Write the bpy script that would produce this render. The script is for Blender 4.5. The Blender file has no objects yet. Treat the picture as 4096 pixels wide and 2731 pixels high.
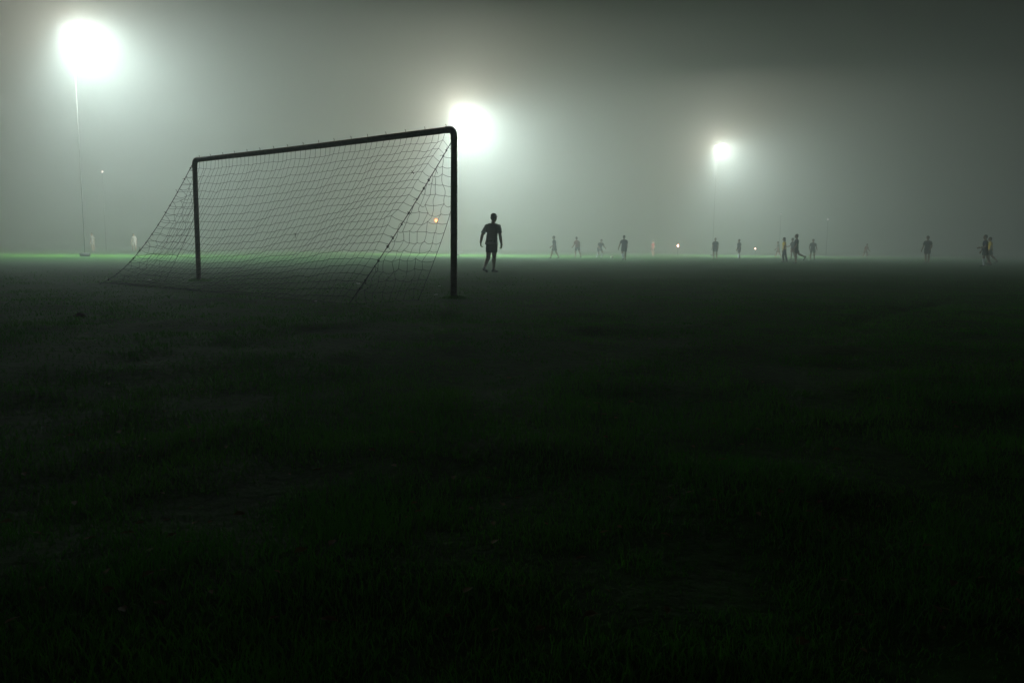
import bpy, bmesh, math, random
import numpy as np
from mathutils import Vector, Matrix, Quaternion

random.seed(7)
RNG = np.random.default_rng(11)
scene = bpy.context.scene
COL = scene.collection

# ------------------------------------------------------------------ camera
CAM_H = 0.773
PITCH, ROLL = 0.11972, 0.01114
fwd = Vector((0, math.cos(PITCH), -math.sin(PITCH)))
rt0 = Vector((1, 0, 0)); up0 = rt0.cross(fwd)
rt = rt0 * math.cos(ROLL) + up0 * math.sin(ROLL)
up = -rt0 * math.sin(ROLL) + up0 * math.cos(ROLL)
cam_d = bpy.data.cameras.new('camera')
cam = bpy.data.objects.new('camera', cam_d); COL.objects.link(cam)
cam_d.sensor_width = 36.0; cam_d.lens = 27.41
cam_d.clip_start = 0.05; cam_d.clip_end = 2000
M = Matrix((rt, up, -fwd)).transposed().to_4x4()
M.translation = Vector((0, 0, CAM_H))
cam.matrix_world = M
scene.camera = cam

# ------------------------------------------------------------------ world: city glow in a night sky
world = bpy.data.worlds.new('World'); scene.world = world
world.use_nodes = True
bg = world.node_tree.nodes['Background']
bg.inputs['Color'].default_value = (1.0, 0.70, 0.40, 1)
bg.inputs['Strength'].default_value = 0.003

# ------------------------------------------------------------------ exposure / renderer
scene.view_settings.view_transform = 'Standard'
scene.view_settings.look = 'None'
scene.view_settings.exposure = 0.0
scene.view_settings.gamma = 1.0
scene.render.engine = 'CYCLES'
cy = scene.cycles
cy.max_bounces = 8; cy.diffuse_bounces = 2; cy.glossy_bounces = 2
cy.transmission_bounces = 2; cy.volume_bounces = 1; cy.transparent_max_bounces = 8
cy.use_adaptive_sampling = False
cy.use_denoising = True
cy.sample_clamp_indirect = 3.0
cy.caustics_reflective = False; cy.caustics_refractive = False

FOG_DENSITY = 0.0125
FOG_ANISO = 0.5
SPOT_POWER = (26000.0, 45000.0, 29000.0)
GLARE_POWER = (250.0, 300.0, 500.0)
HALO_POWER = (46000.0, 105000.0, 96000.0)
SPOT_SIZE = (136.0, 142.0, 154.0)
SPOT_TILT = 52.0
SPOT_YAW = (30.0, 15.0, 4.0)

# ------------------------------------------------------------------ materials
def mat(name, color, rough=0.7, var=0.15, scale=8.0, spec=0.3, metal=0.0, bump=0.0, color2=None, translucent=0.0):
    m = bpy.data.materials.new(name); m.use_nodes = True
    nt = m.node_tree; p = nt.nodes['Principled BSDF']
    p.inputs['Roughness'].default_value = rough
    p.inputs['Metallic'].default_value = metal
    p.inputs['Specular IOR Level'].default_value = spec
    tc = nt.nodes.new('ShaderNodeTexCoord')
    nz = nt.nodes.new('ShaderNodeTexNoise'); nz.inputs['Scale'].default_value = scale; nz.inputs['Detail'].default_value = 5
    nt.links.new(tc.outputs['Object'], nz.inputs['Vector'])
    cr = nt.nodes.new('ShaderNodeValToRGB')
    c = np.array(color[:3]); c2 = np.array(color2) if color2 else c * (1 + var)
    c1 = c * (1 - var) if not color2 else c
    cr.color_ramp.elements[0].position = 0.32; cr.color_ramp.elements[1].position = 0.68
    cr.color_ramp.elements[0].color = (*c1, 1); cr.color_ramp.elements[1].color = (*c2, 1)
    nt.links.new(nz.outputs['Fac'], cr.inputs['Fac'])
    nt.links.new(cr.outputs['Color'], p.inputs['Base Color'])
    if bump:
        b = nt.nodes.new('ShaderNodeBump'); b.inputs['Strength'].default_value = bump; b.inputs['Distance'].default_value = 0.01
        nt.links.new(nz.outputs['Fac'], b.inputs['Height']); nt.links.new(b.outputs['Normal'], p.inputs['Normal'])
    if translucent:
        tr = nt.nodes.new('ShaderNodeBsdfTranslucent'); nt.links.new(cr.outputs['Color'], tr.inputs['Color'])
        mx = nt.nodes.new('ShaderNodeMixShader'); mx.inputs[0].default_value = translucent
        nt.links.new(p.outputs[0], mx.inputs[1]); nt.links.new(tr.outputs[0], mx.inputs[2])
        nt.links.new(mx.outputs[0], nt.nodes['Material Output'].inputs['Surface'])
    return m

def emit(name, color, strength):
    m = bpy.data.materials.new(name); m.use_nodes = True
    p = m.node_tree.nodes['Principled BSDF']
    p.inputs['Base Color'].default_value = (*color, 1)
    p.inputs['Emission Color'].default_value = (*color, 1)
    p.inputs['Emission Strength'].default_value = strength
    return m

GRASS = mat('grass_blades', (0.030, 0.200, 0.008), 0.6, scale=0.9, color2=(0.065, 0.250, 0.012), translucent=0.5, spec=0.2)
STEEL = mat('painted_steel', (0.20, 0.185, 0.18), 0.6, 0.3, 14, 0.2, bump=0.1)
TWINE = mat('net_twine', (0.022, 0.024, 0.045), 0.8, 0.3, 20, 0.1)
ROPE = mat('net_rope', (0.018, 0.020, 0.040), 0.8, 0.3, 30, 0.1)
MAST = mat('black_mast', (0.014, 0.015, 0.014), 0.55, 0.12, 3, 0.3)
HOUSING = mat('lamp_housing', (0.25, 0.25, 0.26), 0.5, 0.15, 9, 0.3)
LENS = emit('floodlight_lens', (1.0, 1.0, 0.96), 40.0)
SKIN = mat('skin', (0.30, 0.185, 0.13), 0.55, 0.1, 12, 0.3)
HAIR = mat('hair', (0.018, 0.013, 0.010), 0.7, 0.3, 60, 0.2, bump=0.3)
SHOE = mat('shoe', (0.02, 0.02, 0.022), 0.5, 0.3, 20)
EYE = mat('eye', (0.55, 0.53, 0.5), 0.2, 0.05, 20)
C_GREY = mat('grey_cotton', (0.17, 0.18, 0.19), 0.85, 0.12, 18, 0.1)
C_DARK = mat('dark_jersey', (0.030, 0.032, 0.036), 0.85, 0.2, 18, 0.1)
C_NAVY = mat('navy_jersey', (0.022, 0.026, 0.05), 0.85, 0.2, 18, 0.1)
C_YEL = mat('yellow_bib', (0.72, 0.50, 0.05), 0.8, 0.1, 16, 0.1)
C_WHITE = mat('white_jersey', (0.45, 0.46, 0.45), 0.85, 0.06, 16, 0.1)
C_RED = mat('maroon_jersey', (0.22, 0.06, 0.05), 0.85, 0.12, 16, 0.1)
C_SOCKW = mat('white_sock', (0.72, 0.76, 0.80), 0.85, 0.06, 20, 0.1)
EARTH = mat('bare_earth', (0.030, 0.020, 0.012), 0.95, 0.35, 24, 0.1, bump=0.5)
LEAFM = mat('dry_leaf', (0.15, 0.125, 0.03), 0.7, 0.3, 30, 0.2, translucent=0.3)
PAPER = mat('pale_paper', (0.62, 0.64, 0.60), 0.8, 0.1, 30, 0.2)

# ------------------------------------------------------------------ object helpers
def link(name, me, m=None, parent=None, smooth=False):
    o = bpy.data.objects.new(name, me); COL.objects.link(o)
    if m: me.materials.append(m)
    if smooth:
        me.polygons.foreach_set('use_smooth', [True] * len(me.polygons)); me.update()
    if parent: o.parent = parent
    return o

def tag(o, label=None, cat=None, group=None, kind=None):
    if label: o['label'] = label
    if cat: o['category'] = cat
    if group: o['group'] = group
    if kind: o['kind'] = kind
    return o

def empty(name, loc, rz=0.0):
    o = bpy.data.objects.new(name, None); COL.objects.link(o)
    o.location = loc; o.rotation_euler = (0, 0, rz); o.empty_display_size = 0.3
    return o

def np_mesh(name, V, F4=None, F3=None):
    me = bpy.data.meshes.new(name)
    V = np.asarray(V, np.float32); nl = 0
    idx = []; starts = []; tot = []
    if F4 is not None and len(F4):
        F4 = np.asarray(F4, np.int32); idx.append(F4.ravel()); starts.append(np.arange(len(F4)) * 4); tot.append(np.full(len(F4), 4)); nl = len(F4) * 4
    if F3 is not None and len(F3):
        F3 = np.asarray(F3, np.int32); idx.append(F3.ravel()); starts.append(nl + np.arange(len(F3)) * 3); tot.append(np.full(len(F3), 3))
    idx = np.concatenate(idx); starts = np.concatenate(starts); tot = np.concatenate(tot)
    me.vertices.add(len(V)); me.vertices.foreach_set('co', V.ravel())
    me.loops.add(len(idx)); me.loops.foreach_set('vertex_index', idx.astype(np.int32))
    me.polygons.add(len(starts)); me.polygons.foreach_set('loop_start', starts.astype(np.int32))
    try: me.polygons.foreach_set('loop_total', tot.astype(np.int32))
    except Exception: pass
    me.update(calc_edges=True); me.validate()
    return me

class MB:
    """collects tubes, boxes and lofts for one mesh"""
    def __init__(s): s.V = []; s.F = []; s.T = []
    def ring_loft(s, rings, cap=True):
        n = len(rings[0]); b = len(s.V)
        for r in rings: s.V += [tuple(p) for p in r]
        for i in range(len(rings) - 1):
            for k in range(n):
                a = b + i * n + k; c = b + i * n + (k + 1) % n
                s.F.append((a, c, c + n, a + n))
        if cap:
            for i, rev in ((0, True), (len(rings) - 1, False)):
                ce = len(s.V); s.V.append(tuple(np.mean(np.array([list(p) for p in rings[i]]), axis=0)))
                for k in range(n):
                    a = b + i * n + k; c = b + i * n + (k + 1) % n
                    s.T.append((c, a, ce) if rev else (a, c, ce))
    def tube(s, pts, rad, n=6, cap=True):
        pts = [Vector(p) for p in pts]
        if not hasattr(rad, '__len__'): rad = [rad] * len(pts)
        t0 = (pts[1] - pts[0]).normalized()
        ref = Vector((0, 0, 1)) if abs(t0.z) < 0.9 else Vector((1, 0, 0))
        u = t0.cross(ref).normalized(); rings = []
        for i, p in enumerate(pts):
            t = (pts[min(i + 1, len(pts) - 1)] - pts[max(i - 1, 0)]).normalized()
            u = (u - t * u.dot(t)).normalized(); w = t.cross(u)
            rings.append([p + (u * math.cos(2 * math.pi * k / n) + w * math.sin(2 * math.pi * k / n)) * rad[i] for k in range(n)])
        s.ring_loft(rings, cap)
    def capsule(s, A, B, ra, rb, n=14, flat=(False, False)):
        A = Vector(A); B = Vector(B); d = B - A; L = d.length; t = d / L
        pts, rr = [], []
        if not flat[0]:
            for a in (85, 60, 30): pts.append(A - t * ra * math.sin(math.radians(a))); rr.append(ra * math.cos(math.radians(a)))
        pts.append(A); rr.append(ra); pts.append(B); rr.append(rb)
        if not flat[1]:
            for a in (30, 60, 85): pts.append(B + t * rb * math.sin(math.radians(a))); rr.append(rb * math.cos(math.radians(a)))
        s.tube(pts, rr, n)
    def ellipsoid(s, C, ax, ay, az, n=16, m=10):
        """ax, ay, az: half-axis vectors"""
        C = Vector(C); rings = []
        for i in range(m + 1):
            th = math.pi * (0.02 + 0.96 * i / m)
            rings.append([C - az * math.cos(th) + (ax * math.cos(2 * math.pi * k / n) + ay * math.sin(2 * math.pi * k / n)) * math.sin(th) for k in range(n)])
        s.ring_loft(rings)
    def box(s, C, sx, sy, sz, R=None):
        R = R or Matrix.Identity(3); C = Vector(C); b = len(s.V)
        for z in (-1, 1):
            for y in (-1, 1):
                for x in (-1, 1):
                    s.V.append(tuple(C + R @ Vector((x * sx / 2, y * sy / 2, z * sz / 2))))
        for f in ((0, 2, 3, 1), (4, 5, 7, 6), (0, 1, 5, 4), (2, 6, 7, 3), (0, 4, 6, 2), (1, 3, 7, 5)):
            s.F.append(tuple(b + i for i in f))
    def mesh(s, name): return np_mesh(name, s.V, s.F or None, s.T or None)
    def build(s, name, m, parent=None, smooth=False): return link(name, s.mesh(name), m, parent, smooth)

# smooth value noise for geometry
class VNoise:
    def __init__(s, seed, n=256):
        s.g = np.random.default_rng(seed).random((n, n)); s.n = n
    def __call__(s, x, y):
        x = np.asarray(x, float); y = np.asarray(y, float)
        xi = np.floor(x).astype(int); yi = np.floor(y).astype(int)
        fx = x - xi; fy = y - yi; fx = fx * fx * (3 - 2 * fx); fy = fy * fy * (3 - 2 * fy); n = s.n
        a = s.g[xi % n, yi % n]; b = s.g[(xi + 1) % n, yi % n]; c = s.g[xi % n, (yi + 1) % n]; d = s.g[(xi + 1) % n, (yi + 1) % n]
        return (a * (1 - fx) + b * fx) * (1 - fy) + (c * (1 - fx) + d * fx) * fy - 0.5
N1, N2, N3 = VNoise(1), VNoise(2), VNoise(3)

# goal frame
RB = Vector((-0.885, 11.738, 0)); LB = Vector((-6.591, 16.403, 0))
GD = (LB - RB).normalized()                  # along the goal line, right post to left post
GN = Vector((-GD.y, GD.x, 0)) * -1           # into the field
if GN.y < 0: GN = -GN
BACK = -GN
GL, GH = (LB - RB).length, 2.49

def ground_z(x, y):
    x = np.asarray(x, float); y = np.asarray(y, float)
    r = np.hypot(x, y)
    near = np.clip(1.25 - r / 60.0, 0.15, 1)
    z = 0.060 * N1(x * 0.45, y * 0.45) + 0.055 * N2(x * 1.3, y * 1.3) + 0.040 * N3(x * 2.7, y * 2.7)
    # a shallow rut that runs away to the right
    ax, ay, bx, by = 2.6, 7.0, 8.4, 14.4
    L2 = (bx - ax) ** 2 + (by - ay) ** 2
    t = np.clip(((x - ax) * (bx - ax) + (y - ay) * (by - ay)) / L2, 0, 1)
    dd = np.hypot(x - ax - t * (bx - ax), y - ay - t * (by - ay))
    z = z - 0.05 * np.exp(-(dd / 0.14) ** 2) * np.sin(np.pi * np.clip(t, 0.02, 0.98))
    # the worn dip round both posts
    for P in (RB, LB):
        q = np.hypot(x - P.x, y - P.y)
        k = np.exp(-(q / 0.8) ** 2)
        z = z * (1 - k)
    return z * near

# ------------------------------------------------------------------ ground sheet
def grow(lo, hi, step, far_lo, far_hi, g=1.13):
    a = list(np.arange(lo, hi + 1e-6, step)); s = step; x = hi
    while x < far_hi: s *= g; x += s; a.append(x)
    s = step; x = lo
    while x > far_lo: s *= g; x -= s; a.insert(0, x)
    return np.array(a)
gx = grow(-13, 13, 0.11, -330, 330); gy = grow(0.3, 20, 0.11, -80, 420)
X, Y = np.meshgrid(gx, gy)
V = np.stack([X.ravel(), Y.ravel(), ground_z(X, Y).ravel()], 1)
nx, ny = len(gx), len(gy)
i = np.arange((nx - 1) * (ny - 1)); r_, c_ = i // (nx - 1), i % (nx - 1); a_ = r_ * nx + c_
ground_me = np_mesh('ground', V, np.stack([a_, a_ + 1, a_ + 1 + nx, a_ + nx], 1))

gm = bpy.data.materials.new('turf'); gm.use_nodes = True
nt = gm.node_tree; P = nt.nodes['Principled BSDF']; P.inputs['Roughness'].default_value = 0.9; P.inputs['Specular IOR Level'].default_value = 0.1
tc = nt.nodes.new('ShaderNodeTexCoord')
def noise(sc, det=6, rough=0.6):
    n = nt.nodes.new('ShaderNodeTexNoise'); n.inputs['Scale'].default_value = sc; n.inputs['Detail'].default_value = det; n.inputs['Roughness'].default_value = rough
    nt.links.new(tc.outputs['Object'], n.inputs['Vector']); return n
def ramp(fac, stops):
    r = nt.nodes.new('ShaderNodeValToRGB')
    while len(r.color_ramp.elements) < len(stops): r.color_ramp.elements.new(0.5)
    for e, (p_, c) in zip(r.color_ramp.elements, stops): e.position = p_; e.color = (*c, 1)
    nt.links.new(fac, r.inputs['Fac']); return r
big = noise(0.5); fine = noise(14.0); mud = noise(0.28, 8, 0.7)
c1 = ramp(big.outputs['Fac'], [(0.3, (0.014, 0.070, 0.004)), (0.55, (0.022, 0.096, 0.005)), (0.75, (0.044, 0.098, 0.006))])
c2 = ramp(fine.outputs['Fac'], [(0.3, (0.55, 0.55, 0.55)), (0.7, (1.25, 1.25, 1.25))])
mul = nt.nodes.new('ShaderNodeMix'); mul.data_type = 'RGBA'; mul.blend_type = 'MULTIPLY'; mul.inputs['Factor'].default_value = 1
nt.links.new(c1.outputs['Color'], mul.inputs['A']); nt.links.new(c2.outputs['Color'], mul.inputs['B'])
mm = ramp(mud.outputs['Fac'], [(0.68, (0, 0, 0)), (0.80, (1, 1, 1))])
mx = nt.nodes.new('ShaderNodeMix'); mx.data_type = 'RGBA'
nt.links.new(mm.outputs['Color'], mx.inputs['Factor']); nt.links.new(mul.outputs['Result'], mx.inputs['A']); mx.inputs['B'].default_value = (0.020, 0.018, 0.008, 1)
nt.links.new(mx.outputs['Result'], P.inputs['Base Color'])
bp = nt.nodes.new('ShaderNodeBump'); bp.inputs['Strength'].default_value = 0.9; bp.inputs['Distance'].default_value = 0.03
nt.links.new(fine.outputs['Fac'], bp.inputs['Height']); nt.links.new(bp.outputs['Normal'], P.inputs['Normal'])
ground = link('ground', ground_me, gm, smooth=True); tag(ground, kind='structure')

# ------------------------------------------------------------------ grass blades (stuff)
def grass():
    n = 420000
    y = np.exp(RNG.uniform(math.log(0.9), math.log(34), n)); x = RNG.uniform(-1, 1, n) * (0.95 * y + 1.2)
    clump = 0.5 + N2(x * 2.3 + 40, y * 2.3) + 0.8 * N3(x * 6.1, y * 6.1 + 17)
    bare = (N1(x * 0.6 + 9, y * 0.6 + 5) > 0.40)
    worn = np.minimum(np.hypot(x - RB.x, y - RB.y), np.hypot(x - LB.x, y - LB.y)) < 0.25 + 0.3 * RNG.random(n)
    keep = ~(bare & (RNG.random(n) < 0.75)) & ~worn & (RNG.random(n) < np.clip(0.35 + clump, 0.1, 1))
    keep &= RNG.random(n) < np.clip((24 - y) / 17.0, 0, 1)
    x, y, clump = x[keep], y[keep], clump[keep]
    # rank unmown tufts round the feet of the two posts
    for P_ in (RB, LB):
        a_ = RNG.uniform(0, 6.283, 900); r_ = 0.045 + np.abs(RNG.normal(0, 0.10, 900))
        x = np.append(x, P_.x + r_ * np.cos(a_)); y = np.append(y, P_.y + r_ * np.sin(a_)); clump = np.append(clump, np.full(900, 1.5) - r_ * 4)
    n = len(x)
    z = ground_z(x, y) - 0.004
    hgt = (0.014 + 0.026 * RNG.random(n) ** 1.6) * np.clip(0.45 + 1.3 * clump, 0.4, 1.9)
    w = 0.0019 * (1 + y / 3.2) * RNG.uniform(0.7, 1.3, n)
    a = RNG.uniform(0, 2 * np.pi, n); lean = RNG.uniform(0.1, 1.0, n) * hgt
    b = RNG.uniform(0, 2 * np.pi, n)
    sx, sy = np.cos(a) * w / 2, np.sin(a) * w / 2
    lx, ly = np.cos(b) * lean, np.sin(b) * lean
    V = np.zeros((n, 5, 3), np.float32)
    V[:, 0] = np.stack([x - sx, y - sy, z], 1); V[:, 1] = np.stack([x + sx, y + sy, z], 1)
    V[:, 2] = np.stack([x + sx * .8 + lx * .35, y + sy * .8 + ly * .35, z + hgt * .6], 1)
    V[:, 3] = np.stack([x - sx * .8 + lx * .35, y - sy * .8 + ly * .35, z + hgt * .6], 1)
    V[:, 4] = np.stack([x + lx, y + ly, z + hgt], 1)
    k = np.arange(n) * 5
    me = np_mesh('grass', V.reshape(-1, 3), np.stack([k, k + 1, k + 2, k + 3], 1), np.stack([k + 3, k + 2, k + 4], 1))
    o = link('grass', me, GRASS)
    tag(o, 'short rough grass of the dark foreground pitch', 'grass', kind='stuff')
grass()

# fallen leaves lying about (uncountable specks)
def leaves():
    mb = MB()
    for k in range(420):
        y = math.exp(random.uniform(math.log(1.4), math.log(16))); x = random.uniform(-1, 1) * (0.8 * y + 0.4)
        z = float(ground_z(x, y)) + 0.02 + 0.02 * random.random()
        s = random.uniform(0.008, 0.02); a = random.uniform(0, 6.28); t = random.uniform(-.5, .5); b = len(mb.V)
        ca, sa = math.cos(a), math.sin(a)
        for (px, py, pz) in ((-1, 0, .1), (-.3, .5, .25), (.4, .4, .2), (1, 0, -.1), (.4, -.45, .25), (-.3, -.5, .2), (0, 0, 0)):
            mb.V.append((x + s * (px * ca - py * sa), y + s * (px * sa + py * ca), z + s * (pz + t * py)))
        for q in range(6): mb.T.append((b + q, b + (q + 1) % 6, b + 6))
    o = mb.build('fallen_leaves', LEAFM); tag(o, 'tiny dry yellowish leaves scattered over the dark grass', 'leaves', kind='stuff')
leaves()

# ------------------------------------------------------------------ goal
def goal():
    root = empty('football_goal', RB)
    tag(root, 'dark football goal with netting tied to its posts and crossbar', 'goal')
    def W(u, s, z):           # goal frame -> local to root (u along line, s metres behind, z up)
        return GD * u + BACK * s + Vector((0, 0, z))
    R = 0.049
    mb = MB(); top = GH - 0.10
    for name, u in (('post', 0.0), ('post', GL)):
        mb = MB(); mb.tube([W(u, 0, -0.12), W(u, 0, 0.6), W(u, 0, 1.4), W(u, 0, top)], [R, R, R, R], 20)
        mb.build('post', STEEL, root, True)
    mb = MB(); pts = [W(0.09 + (GL - 0.18) * k / 12, 0, GH - 0.012 * math.sin(math.pi * k / 12)) for k in range(13)]
    mb.tube(pts, R * 0.97, 20); mb.build('crossbar', STEEL, root, True)
    for u0, sg in ((0.0, 1), (GL, -1)):      # welded elbows
        mb = MB(); pts = []
        for k in range(9):
            a = math.pi / 2 * k / 8
            pts.append(W(u0 + sg * 0.10 * (1 - math.cos(a)), 0, top - 0.004 + 0.104 * math.sin(a)))
        pts = [W(u0, 0, top - 0.05)] + pts + [W(u0 + sg * 0.16, 0, GH)]
        mb.tube(pts, R * 1.07, 20); mb.build('corner_elbow', STEEL, root, True)
    for k in range(17):                      # net hooks along the bar
        u = 0.17 + 0.437 * k + random.uniform(-.02, .02); mb = MB(); l = random.uniform(-0.4, 0.4) * 0.02
        mb.tube([W(u, 0, GH + R * .8), W(u, 0, GH + R + 0.018), W(u + l, 0.012, GH + R + 0.034)], 0.0055, 6)
        mb.build('net_hook', STEEL, root)
    for k in range(13):                      # hooks down the near post
        z = 2.2 - 0.165 * k; mb = MB(); e = random.uniform(0.012, 0.03)
        mb.tube([W(-R * .8, 0, z), W(-R - e, 0.006, z + random.uniform(-.008, .012)), W(-R - e, 0.012, z + 0.018)], 0.0045, 6)
        mb.build('net_hook', STEEL, root)
    # --- net geometry
    DEP = 2.0
    def stay(u_side, t):                     # stay rope, t 0 at the bar .. 1 at the ground
        sag = 0.05 if u_side == 0 else 0.34
        z0 = GH - (0.16 if u_side == 0 else 0.06)
        return 0.03 + (DEP - 0.03) * t, z0 * (1 - t) - sag * 4 * t * (1 - t) * (0.75 + 0.5 * t)
    def sag_u(q):                            # q 0 right .. 1 left
        return 0.05 + 0.52 * math.sin(math.pi * min(1, q * 0.78) ** 1.0) ** 1.2 * (0.35 + 0.75 * q) + 0.29 * max(0, q - 0.9) * 10 * 0.2
    NU, NV = 54, 22
    G = {}
    for i in range(NU + 1):
        q = i / NU
        for j in range(NV + 1):
            t = j / NV
            if i in (0, NU):
                s, z = stay(0 if i == 0 else 1, t); u = 0.0 if i == 0 else GL
            else:
                sg = sag_u(q); z = (GH - 0.045) * (1 - t) - sg * 4 * t * (1 - t) * (0.55 + 0.7 * t)
                sb = 0.05 * math.sin(9 * q + 2) * math.sin(math.pi * t)
                s = DEP * (t ** (1.0 + 0.22 * sg * 2)) + sb
                u = GL * q + 0.07 * math.sin(math.pi * t) * math.sin(5.2 * q + 1.3)
                n_ = 0.03 * float(N1(i * 0.31, j * 0.27)) + 0.02 * float(N2(i * 0.9, j * 0.9))
                u += n_ * 1.6 + random.gauss(0, 0.006); z += n_ + random.gauss(0, 0.006); s += 0.03 * float(N3(i * .4, j * .4))
            if t == 0: s = 0.03; z = GH - 0.02 if 0 < i < NU else z
            z = max(z, 0.02 + 0.01 * random.random())
            if j == NV: s += 0.05 * float(N3(i * .8, 3.3)) if 0 < i < NU else 0
            G[i, j] = Vector((u, s, z))
    net = MB(); TR = 0.0028
    def strand(A, B, droop, amp, rad=TR, seg=3):
        pts = []; A = Vector(A); B = Vector(B); L = (B - A).length
        off = Vector((random.gauss(0, amp), random.gauss(0, amp), random.gauss(0, amp)))
        for k in range(seg + 1):
            t = k / seg; p = A.lerp(B, t) + off * math.sin(math.pi * t) * L - Vector((0, 0, droop * L * 4 * t * (1 - t)))
            p.z = max(p.z, 0.01); pts.append(W(*p))
        net.tube(pts, rad, 4, False)
    def knot(P, r):
        p = W(*P); net.ellipsoid(p, Vector((r, 0, 0)), Vector((0, r, 0)), Vector((0, 0, r)), 5, 4)
    for i in range(NU + 1):
        for j in range(NV + 1):
            if i < NU and j > 0: strand(G[i, j], G[i + 1, j], 0.05, 0.035)
            if j < NV and 0 < i < NU: strand(G[i, j], G[i, j + 1], 0.0, 0.022)
            if 0 < i < NU and 0 < j: knot(G[i, j], 0.0045)
    net.build('back_net', TWINE, root)
    # --- side nets
    for side in (0, 1):
        net = MB(); u0 = 0.0 if side == 0 else GL
        rope = [stay(side, t / 60) for t in range(61)]
        def srope(z):
            for (s1, z1), (s2, z2) in zip(rope, rope[1:]):
                if z2 <= z <= z1: return s1 + (s2 - s1) * (z1 - z) / max(1e-6, z1 - z2)
            return 0.03 if z > 1 else DEP
        def sfront(z): return 0.02 if z > 1.45 else 0.02 + 0.72 * ((1.45 - z) / 1.45) ** 1.2
        rows = 17; dz = 2.33 / rows; H = {}
        for m in range(rows + 1):
            z = 0.02 + m * dz * (1 if side == 0 else 0.97)
            a, b = sfront(z), srope(z)
            full = srope(0.02) - 0.02
            K = max(1, int(round((b - a) / 0.145)))
            for k in range(K + 1):
                t = k / K; s = a + (b - a) * t
                edge = 0 < k < K
                bul = (0.10 if side == 0 else -0.10) * math.sin(math.pi * t) * math.sin(math.pi * min(1, z / 2.4)) * (1 if side == 0 else 1.2)
                jit = 0.018 if edge else 0
                H[m, k] = Vector((u0 + bul + random.gauss(0, jit), s + random.gauss(0, jit), max(0.015, z + random.gauss(0, jit))))
            H[m, 'n'] = K
        for m in range(rows + 1):
            K = H[m, 'n']
            for k in range(K): strand(H[m, k], H[m, k + 1], 0.10, 0.05, seg=4)
            for k in range(1, K): knot(H[m, k], 0.005)
            if m < rows:
                K2 = H[m + 1, 'n']
                for k in range(1, K + 1):
                    if k <= K2: strand(H[m, k], H[m + 1, k], 0.0, 0.07, seg=4)
                    elif k < K or K2 < K: # runs into the stay rope
                        s, z = H[m, k].y, None
                        best = min(rope, key=lambda p: abs(p[0] - s - 0.02) + 0.3 * abs(p[1] - H[m, k].z - dz * .6))
                        strand(H[m, k], Vector((u0, best[0], best[1])), 0, 0.05, seg=3)
        net.build('side_net', TWINE, root)
        # stay rope with its ties, and the front edge cord
        rp = MB(); pts = [W(u0, s, max(z, 0.0)) for s, z in rope]
        rp.tube(pts, 0.0062, 6); so = rp.build('stay_rope', ROPE, root)
        for k in range(3, 56, 4):
            s, z = rope[k + random.randint(-1, 1)]; p = W(u0, s, z); tie = MB(); r = random.uniform(0.010, 0.018)
            tie.ellipsoid(p, Vector((r, 0, 0)), Vector((0, r, 0)), Vector((0, 0, r * 1.2)), 7, 5)
            for q in range(2):
                e = p + Vector((random.gauss(0, .03), random.gauss(0, .03), random.gauss(0, .03)))
                tie.tube([p, (p + e) / 2 + Vector((0, 0, .008)), e], 0.003, 4)
            tie.build('rope_tie', ROPE, so)
        ed = MB(); ed.tube([W(u0, sfront(1.6 - 1.6 * k / 16), max(0.0, 1.6 - 1.6 * k / 16)) for k in range(17)], 0.0045, 6)
        ed.build('edge_cord', ROPE, root)
        pg = MB(); a = W(u0, DEP, 0)
        pg.tube([a + Vector((0, 0, -.12)), a + Vector((0, 0, .05)), a + BACK * .03 + Vector((0, 0, .06))], 0.007, 6)
        pg.build('ground_peg', STEEL, root)
    # loose twine knots caught in the netting
    for (i, j) in ((3, 5), (20, 11), (38, 9)):
        kb = MB(); p = W(*G[i, j])
        kb.ellipsoid(p, Vector((.008, 0, 0)), Vector((0, .008, 0)), Vector((0, 0, .011)), 6, 5)
        for q in range(5):
            e = p + Vector((random.gauss(0, .02), random.gauss(0, .02), random.gauss(-.01, .03)))
            kb.tube([p, (p + e) / 2 + Vector((.006, 0, .004)), e], 0.004, 4)
        kb.build('twine_knot', ROPE, root)
goal()

# earth heaped round the foot of the posts, a molehill-like clod, scraps of paper
def clod(name, x, y, r, h, label):
    mb = MB(); rings = []
    for k in range(6):
        t = k / 5; rr = r * (1 - t ** 1.6) + 0.004
        rings.append([Vector((rr * math.cos(a) * (1 + .35 * float(N1(a * 1.3 + x, k + y))), rr * math.sin(a) * .7 * (1 + .35 * float(N2(a * 1.3, k + x))), h * t - 0.02 + .02 * float(N3(a * 2, k)))) for a in np.linspace(0, 2 * math.pi, 17)[:-1]])
    mb.ring_loft(rings); o = mb.build(name, EARTH, None, True); o.location = (x, y, float(ground_z(x, y)))
    tag(o, label, 'earth clod')
clod('earth_clod', -4.47, 8.03, 0.075, 0.06, 'small dark clod of earth alone on the grass left of the goal')

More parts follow.
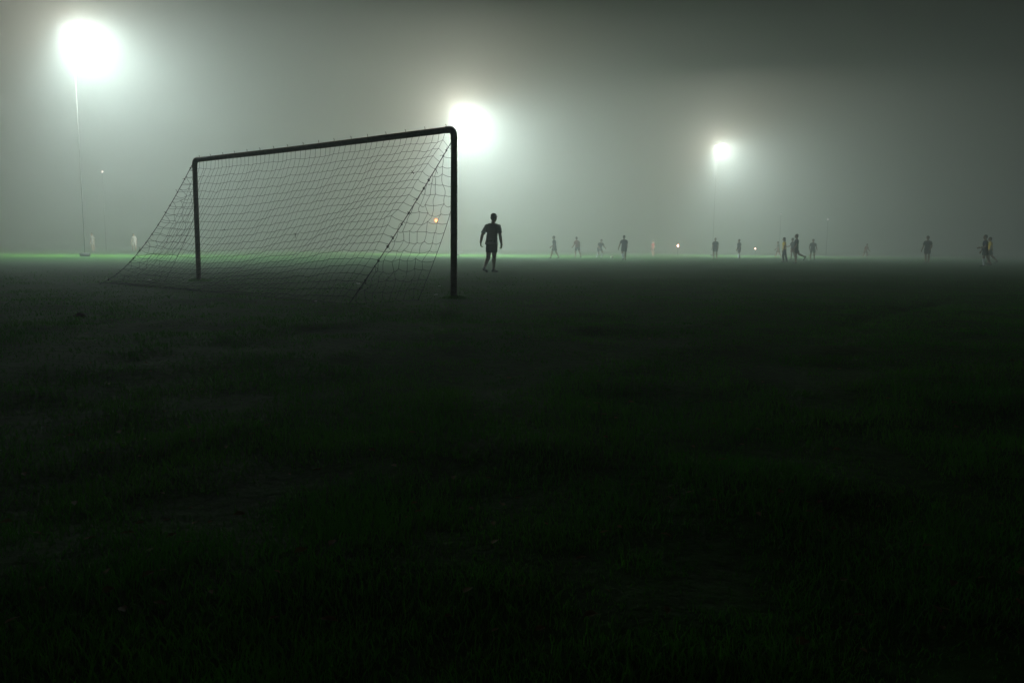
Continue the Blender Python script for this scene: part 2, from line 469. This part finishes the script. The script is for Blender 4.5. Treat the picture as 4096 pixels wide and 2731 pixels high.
def scrap(x, y, s, label):
    mb = MB(); z = float(ground_z(x, y)); n = 5
    g = [[Vector((s * (i / (n - 1) - .5), s * .7 * (j / (n - 1) - .5), .03 + s * .5 * random.random())) for j in range(n)] for i in range(n)]
    b = len(mb.V)
    for zz in (0, -0.003):
        for row in g: mb.V += [tuple(p + Vector((0, 0, zz))) for p in row]
    for i in range(n - 1):
        for j in range(n - 1):
            a = i * n + j; mb.F.append((a, a + n, a + n + 1, a + 1)); c = a + n * n; mb.F.append((c, c + 1, c + n + 1, c + n))
    o = mb.build('paper_scrap', PAPER); o.location = (x, y, z); o.rotation_euler = (0, 0, random.uniform(0, 6)); tag(o, label, 'litter', 'paper scraps around the goal')
scrap(-7.25, 15.6, 0.09, 'pale crumpled scrap on the grass left of the far goalpost')
scrap(-3.05, 15.4, 0.08, 'pale scrap on the grass behind the lower end of the stay rope')
scrap(-2.67, 10.52, 0.06, 'small pale scrap lying by the bottom edge of the net')
scrap(-1.33, 14.2, 0.05, 'tiny pale scrap on the grass beyond the near side net')
scrap(-1.17, 11.95, 0.06, 'pale scrap close beside the foot of the near goalpost')

# ------------------------------------------------------------------ floodlights
def floodlight(x, y, h, label, beam_p, halo_p, glare_p, yaw, size_b, tilt=SPOT_TILT):
    root = empty('floodlight', (x, y, 0)); tag(root, label, 'floodlight', 'floodlights along the touchline')
    inward = (-GD * math.cos(math.radians(yaw)) + GN * math.sin(math.radians(yaw))).normalized(); side = Vector((-inward.y, inward.x, 0))
    aim = (inward * math.cos(math.radians(tilt)) - Vector((0, 0, 1)) * math.sin(math.radians(tilt))).normalized()
    upv = side.cross(aim); upv = upv if upv.z > 0 else -upv
    hh = h; far = Vector((x, y, 0)).normalized()
    mb = MB(); off = -inward * 0.42
    mb.tube([off + Vector((0, 0, 0)), off + Vector((0, 0, 3)), off + Vector((0, 0, hh + .3))], [0.019, 0.015, 0.007], 14); mb.build('mast', MAST, root, True)
    mb = MB(); mb.box(off + Vector((0, 0, .1)), .4, .4, .2); mb.build('mast_base', MAST, root)
    mb = MB(); mb.tube([off + side * -.58 + Vector((0, 0, hh + .1)), off + side * .58 + Vector((0, 0, hh + .1))], 0.045, 10); mb.build('crossarm', MAST, root)
    for k in (-1.5, -.5, .5, 1.5):
        # two heads light the pitch, the outer ones are turned to the far field and to the goal end
        hd = {-1.5: far, 1.5: (-far - Vector((0, 0, .25))).normalized()}.get(k, aim)
        sd = hd.cross(Vector((0, 0, 1))).normalized(); uv = sd.cross(hd); R = Matrix((sd, uv, -hd)).transposed()
        c = side * k * 0.36 + Vector((0, 0, hh)) - hd * 0.02
        mb = MB(); rings = []
        for d, sx, sy in ((-.17, .07, .06), (-.12, .12, .10), (0.0, .15, .13), (.1, .16, .14)):
            rings.append([c + hd * d + sd * sx * max(-1, min(1, 1.35 * math.cos(a))) + uv * sy * max(-1, min(1, 1.35 * math.sin(a))) for a in np.linspace(0, 2 * math.pi, 17)[:-1]])
        mb.ring_loft(rings); lh = mb.build('lamp_head', HOUSING, root)
        mb = MB(); mb.tube([c - hd * .1, off + side * k * .36 + Vector((0, 0, hh + .1))], 0.025, 8); mb.build('bracket', MAST, lh)
        mb = MB(); mb.box(c + hd * .106, .28, .24, .008, R); mb.build('lens', LENS, lh)
    # main beam over the pitch, plus an added halo spot and an added fill point on the heads
    for nm, typ, watts, colour, size, blend, d, at in (
            ('flood_beam', 'SPOT', beam_p, (0.80, 1.0, 0.96), size_b, 1.0, aim, -inward * .35 + Vector((0, 0, .12))),
            ('halo_spot', 'SPOT', halo_p, (1.0, 0.955, 0.80), 179.9, 0.25, far, -far * .8 + Vector((0, 0, .05))),
            ('glare_fill', 'POINT', glare_p, (1.0, 0.97, 0.88), 0, 0, aim, -far * .9 + Vector((0, 0, .1)))):
        L = bpy.data.lights.new(nm, typ); L.energy = watts; L.color = colour; L.shadow_soft_size = 1.0 if nm == 'flood_beam' else (1.1 if nm == 'halo_spot' else 0.4)
        if typ == 'SPOT': L.spot_size = math.radians(size); L.spot_blend = blend
        lo = bpy.data.objects.new(nm, L); COL.objects.link(lo); lo.parent = root
        lo.location = Vector((0, 0, hh)) + at; lo.rotation_euler = d.to_track_quat('-Z', 'Y').to_euler()
floodlight(-23.75, 44.2, 12.15, 'brightest floodlight high in the fog at the left, above the far goal corner', SPOT_POWER[0], HALO_POWER[0], GLARE_POWER[0], SPOT_YAW[0], SPOT_SIZE[0])
floodlight(-4.55, 69.4, 12.2, 'floodlight glowing just behind the near top corner of the goal', SPOT_POWER[1], HALO_POWER[1], GLARE_POWER[1], SPOT_YAW[1], SPOT_SIZE[1])
floodlight(24.7, 95.6, 13.0, 'farthest floodlight, a small round glow over the players at the right', SPOT_POWER[2], HALO_POWER[2], GLARE_POWER[2], SPOT_YAW[2], SPOT_SIZE[2])

# ------------------------------------------------------------------ small lamps beyond the pitch
def path_lamp(x, y, z, label, color, strength, r=0.09, watts=0.0):
    root = empty('path_lamp', (x, y, 0)); tag(root, label, 'lamp', 'small lamps beyond the pitch')
    mb = MB(); mb.tube([(0, 0, 0), (0, 0, z * .5), (0, 0, z - r)], [0.014, 0.012, 0.010], 10); mb.build('pole', MAST, root, True)
    mb = MB(); mb.tube([(0, 0, z + r * .9), (0, 0, z + r * 1.2), (0, 0, z + r * 1.6)], [r * 1.3, r * 1.1, r * .2], 14); mb.build('lamp_cap', HOUSING, root, True)
    mb = MB(); mb.ellipsoid((0, 0, z), Vector((r, 0, 0)), Vector((0, r, 0)), Vector((0, 0, r)), 14, 10); mb.build('lamp_globe', emit('lamp_glow', color, strength), root, True)
    if watts:
        L = bpy.data.lights.new('lamp_light', 'POINT'); L.energy = watts; L.color = color; L.shadow_soft_size = r
        lo = bpy.data.objects.new('lamp_light', L); COL.objects.link(lo); lo.parent = root; lo.location = Vector((-x, -y, 0)).normalized() * r * 2.2 + Vector((0, 0, z))
path_lamp(-8.34, 85, 3.58, 'orange lamp shining through the side net of the goal', (1.0, 0.22, 0.02), 24, .11, 300)
path_lamp(15.74, 75, 1.12, 'small bright pinkish lamp low between the players', (1.0, 0.50, 0.36), 16, .10, 60)
path_lamp(24.69, 80, .93, 'tiny dim pink lamp low to the right of the bright pinkish one', (1.0, 0.48, 0.38), 26, .055)
path_lamp(-36.3, 70, 7.0, 'faint pale lamp on a tall pole at the far left below the first floodlight', (1.0, 0.78, 0.70), 2.6, .08)
path_lamp(30.5, 90, 4.94, 'barely visible lamp speck below the farthest floodlight', (0.9, 0.95, 1.0), 2.5, .06)
path_lamp(33.9, 85, 4.15, 'faint white lamp speck right of the farthest floodlight', (0.95, 0.97, 1.0), 3.2, .06)

# ------------------------------------------------------------------ people
def remesh(mb, name, vox, smooth_it=4, wr=0.0, seed=0):
    me = mb.mesh(name + '_raw'); o = bpy.data.objects.new('raw', me); COL.objects.link(o)
    md = o.modifiers.new('r', 'REMESH'); md.mode = 'VOXEL'; md.voxel_size = vox
    sm = o.modifiers.new('s', 'SMOOTH'); sm.iterations = smooth_it; sm.factor = 0.5
    dg = bpy.context.evaluated_depsgraph_get(); dg.update()
    out = bpy.data.meshes.new_from_object(o.evaluated_get(dg)); out.name = name
    bpy.data.objects.remove(o); bpy.data.meshes.remove(me)
    if wr:
        n = len(out.vertices); co = np.empty(n * 3, np.float32); no = np.empty(n * 3, np.float32)
        out.vertices.foreach_get('co', co); out.vertex_normals.foreach_get('vector', no)
        co = co.reshape(-1, 3); no = no.reshape(-1, 3)
        f = N1(co[:, 0] * 17 + co[:, 2] * 6 + seed, co[:, 2] * 15 + co[:, 1] * 9) + .6 * N2(co[:, 0] * 40 + seed, co[:, 2] * 22 + co[:, 1] * 30)
        co += no * (f * wr)[:, None]; out.vertices.foreach_set('co', co.ravel()); out.update()
    return out

def rotv(v, axis, deg): return Quaternion(axis, math.radians(deg)) @ v

def fk(lean=4, legs=((5, 4, 8), (-5, 4, 8)), arms=((0, 10, 15), (0, 10, 15)), head=(0, 0), twist=0, stature=1.78):
    """joints of a figure facing +Y, right side +X; legs/arms: (left, right) as (forward swing, outward, bend)"""
    k = stature / 1.78; J = {}
    F, Rr, U = Vector((0, 1, 0)), Vector((1, 0, 0)), Vector((0, 0, 1))
    hip = Vector((0, 0, 0))
    tu = rotv(U, Rr, -lean); tf = rotv(F, Rr, -lean)
    Rs = rotv(Rr, tu, twist); tf2 = rotv(tf, tu, twist)
    J['hip'] = hip; J['waist'] = hip + tu * .16 * k; J['chest'] = hip + tu * .37 * k; J['neck0'] = hip + tu * .535 * k
    hu = rotv(tu, Rr, lean * .6); J['head'] = J['neck0'] + hu * .17 * k + tf * .02 * k
    J['hu'] = hu; J['tu'] = tu; J['tf'] = tf2; J['Rs'] = Rs; J['R'] = Rr; J['F'] = F
    hf = rotv(F, U, head[0]); hf = rotv(hf, hf.cross(U), head[1]); J['hf'] = hf
    for s, nm, (fl, ab, be) in ((-1, 'l', legs[0]), (1, 'r', legs[1])):
        h = hip + Rr * s * .095 * k - U * .02 * k
        d = rotv(rotv(-U, Rr, fl), F, -s * ab)
        kn = h + d * .43 * k; d2 = rotv(rotv(-U, Rr, fl - be), F, -s * ab * .4)
        an = kn + d2 * .42 * k
        J['hip' + nm], J['knee' + nm], J['ank' + nm] = h, kn, an
        J['toe' + nm] = an + rotv(rotv(F, Rr, (fl - be) * (.75 if be > 25 else .15)), U, -s * 8) * .17 * k - U * .055 * k * (1 if be < 40 else .3)
    for s, nm, (fl, ab, be) in ((-1, 'l', arms[0]), (1, 'r', arms[1])):
        sh = J['neck0'] - tu * .10 * k + Rs * s * .185 * k
        d = rotv(rotv(-U, Rr, fl), F, -s * ab)
        el = sh + d * .29 * k; d2 = rotv(rotv(-U, Rr, fl + be), F, -s * ab * .5)
        wr = el + d2 * .25 * k
        J['sho' + nm], J['elb' + nm], J['wri' + nm] = sh, el, wr; J['han' + nm] = wr + d2 * .17 * k
    low = min(J['ankl'].z, J['ankr'].z) - .085 * k
    for q in J:
        if q not in ('hu', 'tu', 'tf', 'Rs', 'R', 'F', 'hf'): J[q] = J[q] - Vector((0, 0, low))
    return J, k

def hand(mb, wr, tip, palm_n, k, curl, thumb_side):
    d = (tip - wr).normalized(); n = palm_n - d * palm_n.dot(d)
    n = n.normalized() if n.length > .01 else Vector((0, 1, 0)); s = d.cross(n).normalized() * thumb_side
    pc = wr + d * .052 * k
    mb.ellipsoid(pc, s * .042 * k, n * .017 * k, d * .06 * k, 12, 8)
    for q, (o, L) in enumerate(((.030, .068), (.010, .077), (-.010, .072), (-.029, .056))):
        p = wr + d * .092 * k + s * o * k; a = curl + 6 * q; L *= k
        d1 = rotv(d, s, a * .6 * thumb_side * (1)); d1 = d1 if (d1.dot(n) > 0) else rotv(d, s, -a * .6 * thumb_side)
        d2 = (d1 + (d1 - d) * 1.2).normalized(); d3 = (d2 + (d2 - d1) * .9).normalized()
        p1 = p + d1 * L * .48; p2 = p1 + d2 * L * .30; p3 = p2 + d3 * L * .22
        mb.tube([p - d * .02 * k, p, p1, p2, p3, p3 + d3 * .004], [.0105 * k, .0105 * k, .0098 * k, .009 * k, .0082 * k, .004 * k], 8)
    b = wr + d * .03 * k + s * .032 * k; t1 = (s * .75 + d * .65 + n * .25).normalized(); t2 = (d * .9 + s * .2 + n * .45).normalized()
    mb.tube([b - t1 * .02 * k, b, b + t1 * .036 * k, b + t1 * .036 * k + t2 * .032 * k], [.013 * k, .0135 * k, .0115 * k, .008 * k], 8)

def torso_rings(J, k, grow, levels):
    """levels: (fraction along hip..neck0, half width, half depth)"""
    out = []
    for f, w, d in levels:
        c = J['hip'].lerp(J['neck0'], f)
        mixv = max(0, min(1, f)); R_ = J['R'].lerp(J['Rs'], mixv).normalized(); F_ = (J['F'].lerp(J['tf'], mixv)); F_ = (F_ - R_ * F_.dot(R_)).normalized()
        ww, dd = (w + grow) * k, (d + grow) * k
        ring = []
        for a in np.linspace(0, 2 * math.pi, 25)[:-1]:
            ca, sa = math.cos(a), math.sin(a); e = .82
            ring.append(c + R_ * ww * math.copysign(abs(ca) ** e, ca) + F_ * dd * math.copysign(abs(sa) ** e, sa))
        out.append(ring)
    return out
TORSO = [(-.10, .10, .075), (-.02, .155, .105), (.10, .165, .11), (.30, .142, .098), (.45, .148, .105), (.62, .168, .118), (.78, .172, .112), (.90, .135, .088), (.985, .062, .058)]

def person(loc, rz, J, k, label, shirt, shorts, shirt_name='shirt', short_name='shorts', long_hair=False, trousers=False, socks=(None, None),
           sleeve=.62, curl=22, vox=.0095, face=False, group='players in the fog', seed=0):
    mb = MB()
    mb.ring_loft(torso_rings(J, k, 0, TORSO))
    H, hu, hf = J['head'], J['hu'], J['hf']; hf = (hf - hu * hf.dot(hu)).normalized(); hr = hf.cross(hu).normalized()
    kh = k * 1.04
    mb.capsule(J['neck0'] - J['tu'] * .05 * k, H - hu * .05 * k - hf * .012 * k, .062 * k, .054 * k)
    mb.ellipsoid(H + hu * .025 * kh, hr * .076 * kh, hf * .096 * kh, hu * .098 * kh, 20, 14)          # skull
    mb.ellipsoid(H - hu * .048 * kh + hf * .026 * kh, hr * .058 * kh, hf * .062 * kh, hu * .068 * kh, 16, 10)   # jaw
    mb.ellipsoid(H - hu * .10 * kh + hf * .068 * kh, hr * .022 * kh, hf * .018 * kh, hu * .018 * kh, 10, 6)     # chin
    mb.capsule(H + hu * .018 * kh + hf * .088 * kh, H - hu * .026 * kh + hf * .107 * kh, .010 * kh, .015 * kh, 8)  # nose
    mb.capsule(H + hu * .034 * kh + hf * .084 * kh + hr * .04 * kh, H + hu * .034 * kh + hf * .084 * kh - hr * .04 * kh, .012 * kh, .012 * kh, 8)  # brow
    mb.capsule(H - hu * .062 * kh + hf * .086 * kh + hr * .018 * kh, H - hu * .062 * kh + hf * .086 * kh - hr * .018 * kh, .010 * kh, .010 * kh, 8)  # lips
    for s in (-1, 1):
        mb.ellipsoid(H - hu * .005 * kh + hr * s * .078 * kh - hf * .006 * kh, hr * .012 * kh, hf * .019 * kh, hu * .031 * kh, 10, 8)
    for nm, s in (('l', -1), ('r', 1)):
        S, E_, Wr, Ha = J['sho' + nm], J['elb' + nm], J['wri' + nm], J['han' + nm]
        mb.capsule(J['neck0'] - J['tu'] * .03 * k, S, .050 * k, .055 * k)
        mb.capsule(S, S.lerp(E_, .45), .058 * k, .054 * k); mb.capsule(S.lerp(E_, .45), E_, .054 * k, .044 * k)
        mb.capsule(E_, E_.lerp(Wr, .35), .044 * k, .047 * k); mb.capsule(E_.lerp(Wr, .35), Wr, .047 * k, .032 * k)
        inward = J.get('palm' + nm, (J['R'] * -s + J['F'] * .2))
        hand(mb, Wr, Ha, inward, k * 1.1, J.get('curl' + nm, curl), s)
        h, kn, an, toe = J['hip' + nm], J['knee' + nm], J['ank' + nm], J['toe' + nm]
        mb.capsule(h, h.lerp(kn, .4), .092 * k, .086 * k); mb.capsule(h.lerp(kn, .4), kn, .086 * k, .064 * k)
        back = -J['F'] if 'back' not in J else J['back']
        mb.capsule(kn, an, .062 * k, .043 * k); mb.capsule(kn.lerp(an, .18) + back * .014 * k, kn.lerp(an, .5) + back * .008 * k, .066 * k, .057 * k)
        fd = (toe - an); heel = an - Vector((fd.x, fd.y, 0)).normalized() * .03 * k - Vector((0, 0, .035 * k)) if fd.z > -.16 * k else an - fd * .1
        mb.capsule(heel, toe, .034 * k, .026 * k); mb.capsule(an, heel, .036 * k, .034 * k)
    body = link('person', remesh(mb, 'person', vox * k, 3), SKIN, None, True)
    body.location = loc; body.rotation_euler = (0, 0, rz); tag(body, label, 'person', group)
    # shirt
    mb = MB(); g = .013
    lv = [(-.10, .186, .140), (-.0, .176, .126), (.15, .165, .113), (.32, .156, .108), (.48, .154, .109), (.63, .168, .118), (.78, .170, .112), (.89, .135, .088), (.955, .082, .068)]
    mb.ring_loft(torso_rings(J, k, g, lv))
    for nm in 'lr':
        S, E_ = J['sho' + nm], J['elb' + nm]; sl = J.get('sleeve' + nm, sleeve)
        mb.capsule(J['neck0'] - J['tu'] * .035 * k, S, .056 * k, .064 * k); mb.capsule(S, S.lerp(E_, sl), .067 * k, .073 * k, flat=(False, True))
    link(shirt_name, remesh(mb, shirt_name, max(.011, vox) * k, 2, .012 * k, seed), shirt, body, True)
    # shorts or trousers
    mb = MB()
    mb.ring_loft(torso_rings(J, k, .016, [(-.13, .15, .105), (-.03, .168, .118), (.08, .166, .114), (.15, .158, .108)]))
    for nm in 'lr':
        h, kn, an = J['hip' + nm], J['knee' + nm], J['ank' + nm]
        if trousers:
            mb.capsule(h, kn, .108 * k, .076 * k); mb.capsule(kn, kn.lerp(an, .97), .076 * k, .062 * k, flat=(False, True))
        else: mb.capsule(h, h.lerp(kn, J.get('leglen', .70)), .106 * k, .098 * k, flat=(False, True))
    link(short_name, remesh(mb, short_name, max(.011, vox) * k, 2, .012 * k, seed + 5), shorts, body, True)
    # hair
    mb = MB()
    mb.ellipsoid(H + hu * .040 * kh - hf * .012 * kh, hr * .085 * kh, hf * .098 * kh, hu * .092 * kh, 20, 12)
    if long_hair:
        mb.ellipsoid(H - hu * .05 * kh - hf * .045 * kh, hr * .085 * kh, hf * .06 * kh, hu * .14 * kh, 16, 10)
    else:
        mb.ellipsoid(H - hu * .01 * kh - hf * .045 * kh, hr * .076 * kh, hf * .060 * kh, hu * .075 * kh, 16, 10)
    link('hair', remesh(mb, 'hair', .010 * kh, 2, .010 * kh, seed), HAIR, body, True)
    for nm, s, sk in (('l', -1, socks[0]), ('r', 1, socks[1])):
        an, toe, kn = J['ank' + nm], J['toe' + nm], J['knee' + nm]
        fd = (toe - an); heel = an - Vector((fd.x, fd.y, 0)).normalized() * .035 * k - Vector((0, 0, .035 * k)) if fd.z > -.16 * k else an - fd * .1
        mb = MB(); mb.capsule(heel, toe, .042 * k, .035 * k); mb.capsule(an - (an - heel) * .2, heel, .046 * k, .042 * k)
        so = remesh(mb, 'shoe', .010 * k, 2); link('shoe', so, SHOE, body, True)
        if sk:
            back = -J['F']
            mb = MB(); mb.capsule(kn.lerp(an, .15), an, .070 * k, .050 * k, flat=(True, False)); mb.capsule(kn.lerp(an, .2) + back * .014 * k, kn.lerp(an, .5) + back * .008 * k, .072 * k, .063 * k)
            link('sock', remesh(mb, 'sock', .010 * k, 1), sk, body, True)
    if face:
        for s in (-1, 1):
            mb = MB(); c = H + hu * .012 * kh + hf * .083 * kh + hr * s * .031 * kh; r = .0125 * kh
            mb.ellipsoid(c, hr * r, hf * r, hu * r, 10, 8); mb.build('eye', EYE, body, True)
    return body

# the goalkeeper beside the post: joints placed straight from his stance
def keeper():
    J, k = fk()
    V_ = lambda x, z, y=0.0: Vector((x, y, z))
    face = Vector((.55, .83, 0)).normalized(); R_ = Vector((.88, -.47, 0)).normalized()
    J.update(hip=V_(-.012, .90), waist=V_(.0, 1.06), chest=V_(.02, 1.27), neck0=V_(.030, 1.475), head=V_(.052, 1.640, .02))
    J['hu'] = Vector((.06, 0, 1)).normalized(); J['tu'] = (J['neck0'] - J['hip']).normalized(); J['R'] = J['Rs'] = Vector((.96, -.28, 0)).normalized()
    J['F'] = J['tf'] = Vector((.28, .96, 0)).normalized(); J['hf'] = Vector((.75, .66, -.05)).normalized()
    J.update(shol=V_(-.165, 1.378, .05), elbl=V_(-.295, 1.12, .02), wril=V_(-.345, .895, .06), hanl=V_(-.335, .73, .09))
    J.update(shor=V_(.205, 1.372, -.05), elbr=V_(.245, 1.12, -.07), wrir=V_(.285, .875, -.01), hanr=V_(.285, .70, .03))
    J['curll'] = 62; J['curlr'] = 24; J['sleevel'] = .80; J['sleever'] = .76; J['leglen'] = .62
    J['palml'] = Vector((.95, .2, 0)); J['palmr'] = Vector((-.7, .5, 0))
    J.update(hipl=V_(-.075, .86, .02), kneel=V_(-.108, .44, .04), ankl=V_(-.222, .130, -.12), toel=V_(-.145, .030, .02))
    J.update(hipr=V_(.072, .86, -.02), kneer=V_(.070, .45, .06), ankr=V_(.055, .085, .05), toer=V_(.165, .030, .13))
    x, y = -.64, 23.75
    person((x, y, float(ground_z(x, y)) + .005), 0, J, 1.0, 'goalkeeper in grey T-shirt and dark shorts walking just right of the goal', C_GREY, C_DARK,
           'tshirt', vox=.0065, face=True, group=None, sleeve=.7, seed=3)
keeper()

def player(x, y, rz, label, shirt, shorts, st=1.76, seed=0, **kw):
    pose = {q: kw.pop(q) for q in ('lean', 'legs', 'arms', 'head', 'twist') if q in kw}
    J, k = fk(stature=st, **pose)
    person((x, y, float(ground_z(x, y)) + .003), math.radians(rz), J, k, label, shirt, shorts, seed=seed, **kw)

STAND = dict(legs=((3, 5, 4), (-3, 5, 4)), arms=((4, 10, 14), (-2, 10, 14)))
WALK = dict(lean=5, legs=((22, 3, 10), (-16, 3, 14)), arms=((-16, 8, 18), (20, 8, 28)))
RUN = dict(lean=10, legs=((14, 2, 12), (-24, 2, 58)), arms=((-28, 8, 60), (34, 8, 70)))
player(3.07, 58.3, 70, 'faint hazy player in dark kit standing first to the right of the goalkeeper', C_DARK, C_DARK, 1.70, 1, **WALK)
player(5.11, 62.3, 30, 'barely visible player in a maroon top leaning, second right of the goalkeeper', C_RED, C_DARK, 1.70, 2, lean=14, legs=((14, 4, 20), (-14, 4, 18)), arms=((10, 10, 40), (-14, 12, 30)))
player(7.1, 64.5, 200, 'dim crouching player with pale socks close to the ball', C_DARK, C_DARK, 1.72, 3, lean=32, legs=((42, 6, 60), (18, 8, 58)), arms=((30, 12, 30), (20, 14, 40)), socks=(C_SOCKW, C_SOCKW))
player(7.35, 52.0, 10, 'dark player just right of the ball with one white sock, foot trailing', C_NAVY, C_DARK, 1.66, 4, lean=5, legs=((-8, 5, 26), (5, 3, 4)), arms=((-4, 26, 20), (4, 8, 12)), socks=(C_SOCKW, None))
player(15.0, 84.0, 120, 'almost invisible player in maroon left of the bright pinkish lamp', C_RED, C_DARK, 1.68, 5, **STAND)
player(17.2, 66.8, 150, 'hazy dark player standing first to the right of the bright pinkish lamp', C_DARK, C_DARK, 1.78, 6, **STAND)
player(20.16, 70.0, 110, 'hazy player with pale socks just left of the tiny dim pink lamp', C_DARK, C_NAVY, 1.74, 7, lean=3, legs=((12, 3, 6), (-8, 3, 10)), arms=((6, 10, 30), (-6, 12, 20)), socks=(C_SOCKW, None))
player(27.7, 82.0, 60, 'ghostly player farthest back, behind the yellow-topped long-haired player', C_DARK, C_DARK, 1.74, 8, **WALK)
player(18.24, 52.8, 80, 'long-haired player in a yellow top and dark trousers walking beside the runner', C_YEL, C_NAVY, 1.66, 9, lean=3, legs=((-12, 3, 2), (6, 2, 12)), arms=((4, 8, 14), (-6, 9, 16)), long_hair=True, trousers=True, short_name='trousers', shirt_name='bib')
player(23.5, 66.0, 40, 'hazy player half hidden behind the dark runner with a trailing leg', C_DARK, C_RED, 1.82, 10, lean=3, legs=((4, 4, 6), (-8, 4, 10)), arms=((20, 14, 60), (-6, 10, 20)))
player(17.29, 48.0, 84, 'tall dark runner with one leg kicked back, in the midfield group', C_DARK, C_DARK, 1.78, 11, lean=-2, legs=((2, 2, 4), (-32, 3, 36)), arms=((10, 6, 26), (-4, 8, 18)))
player(25.0, 65.5, 170, 'hazy player standing square, last on the right of the midfield group', C_DARK, C_DARK, 1.74, 12, lean=2, legs=((1, 6, 2), (-1, 6, 2)), arms=((6, 16, 36), (4, 18, 40)))
player(27.7, 52.5, 130, 'lone dark broad player standing between the midfield group and the right edge', C_DARK, C_DARK, 1.84, 13, lean=4, legs=((2, 2, 6), (-4, 1, 6)), arms=((8, 18, 46), (2, 14, 26)))
player(27.05, 45.0, 78, 'dark player with forearm held forward, overlapping a yellow-shirted player', C_NAVY, C_DARK, 1.79, 14, lean=2, legs=((-14, 2, 14), (2, 2, 8)), arms=((16, 6, 62), (2, 10, 20)), socks=(None, C_SOCKW))
player(32.2, 53.0, 68, 'player in a yellow shirt walking behind the dark one at the right edge', C_YEL, C_DARK, 1.82, 15, lean=4, legs=((10, 3, 8), (-20, 3, 26)), arms=((-4, 10, 30), (12, 9, 30)))
player(38.6, 86.0, 200, 'nearly invisible stooping player in maroon between the midfield group and the lone player', C_RED, C_DARK, 1.66, 16, lean=18, legs=((20, 4, 26), (-10, 4, 20)), arms=((10, 8, 40), (-10, 10, 30)))
player(-37.2, 69.5, 160, 'ghostly figure all in white below the left floodlight, the left of two', C_WHITE, C_WHITE, 1.66, 17, **STAND)
player(-38.0 + 3.0, 72.5, 190, 'ghostly figure all in white below the left floodlight, the right of two', C_WHITE, C_WHITE, 1.68, 18, **STAND)

# ------------------------------------------------------------------ football
def football(x, y):
    bm = bmesh.new(); bmesh.ops.create_icosphere(bm, subdivisions=4, radius=0.11)
    me = bpy.data.meshes.new('football'); bm.to_mesh(me); bm.free()
    m = bpy.data.materials.new('ball_panels'); m.use_nodes = True; nt = m.node_tree; p = nt.nodes['Principled BSDF']; p.inputs['Roughness'].default_value = .5
    v = nt.nodes.new('ShaderNodeTexVoronoi'); v.inputs['Scale'].default_value = 9; v.feature = 'DISTANCE_TO_EDGE'
    t = nt.nodes.new('ShaderNodeTexCoord'); nt.links.new(t.outputs['Object'], v.inputs['Vector'])
    r = nt.nodes.new('ShaderNodeValToRGB'); r.color_ramp.elements[0].color = (.2, .2, .18, 1); r.color_ramp.elements[1].color = (.82, .76, .6, 1); r.color_ramp.elements[1].position = .06
    nt.links.new(v.outputs['Distance'], r.inputs['Fac']); nt.links.new(r.outputs['Color'], p.inputs['Base Color'])
    o = link('football', me, m, None, True); o.location = (x, y, float(ground_z(x, y)) + .11); tag(o, 'pale round football on the grass by the crouching player', 'ball')
football(7.75, 61.5)

# ------------------------------------------------------------------ fog
mb = MB(); mb.box((0, 165, 10.7), 690, 540, 23.4)
hm = bpy.data.materials.new('fog'); hm.use_nodes = True; nt = hm.node_tree
nt.nodes.remove(nt.nodes['Principled BSDF'])
pv = nt.nodes.new('ShaderNodeVolumePrincipled'); pv.inputs['Density'].default_value = FOG_DENSITY
pv.inputs['Color'].default_value = (0.91, 0.955, 0.945, 1); pv.inputs['Anisotropy'].default_value = FOG_ANISO
pv.inputs['Density Attribute'].default_value = ''
nt.links.new(pv.outputs['Volume'], nt.nodes['Material Output'].inputs['Volume'])
try: hm.cycles.homogeneous_volume = True
except Exception: pass
haze = mb.build('haze', hm); tag(haze, 'grey-white night fog filling the whole pitch', 'fog', kind='stuff')
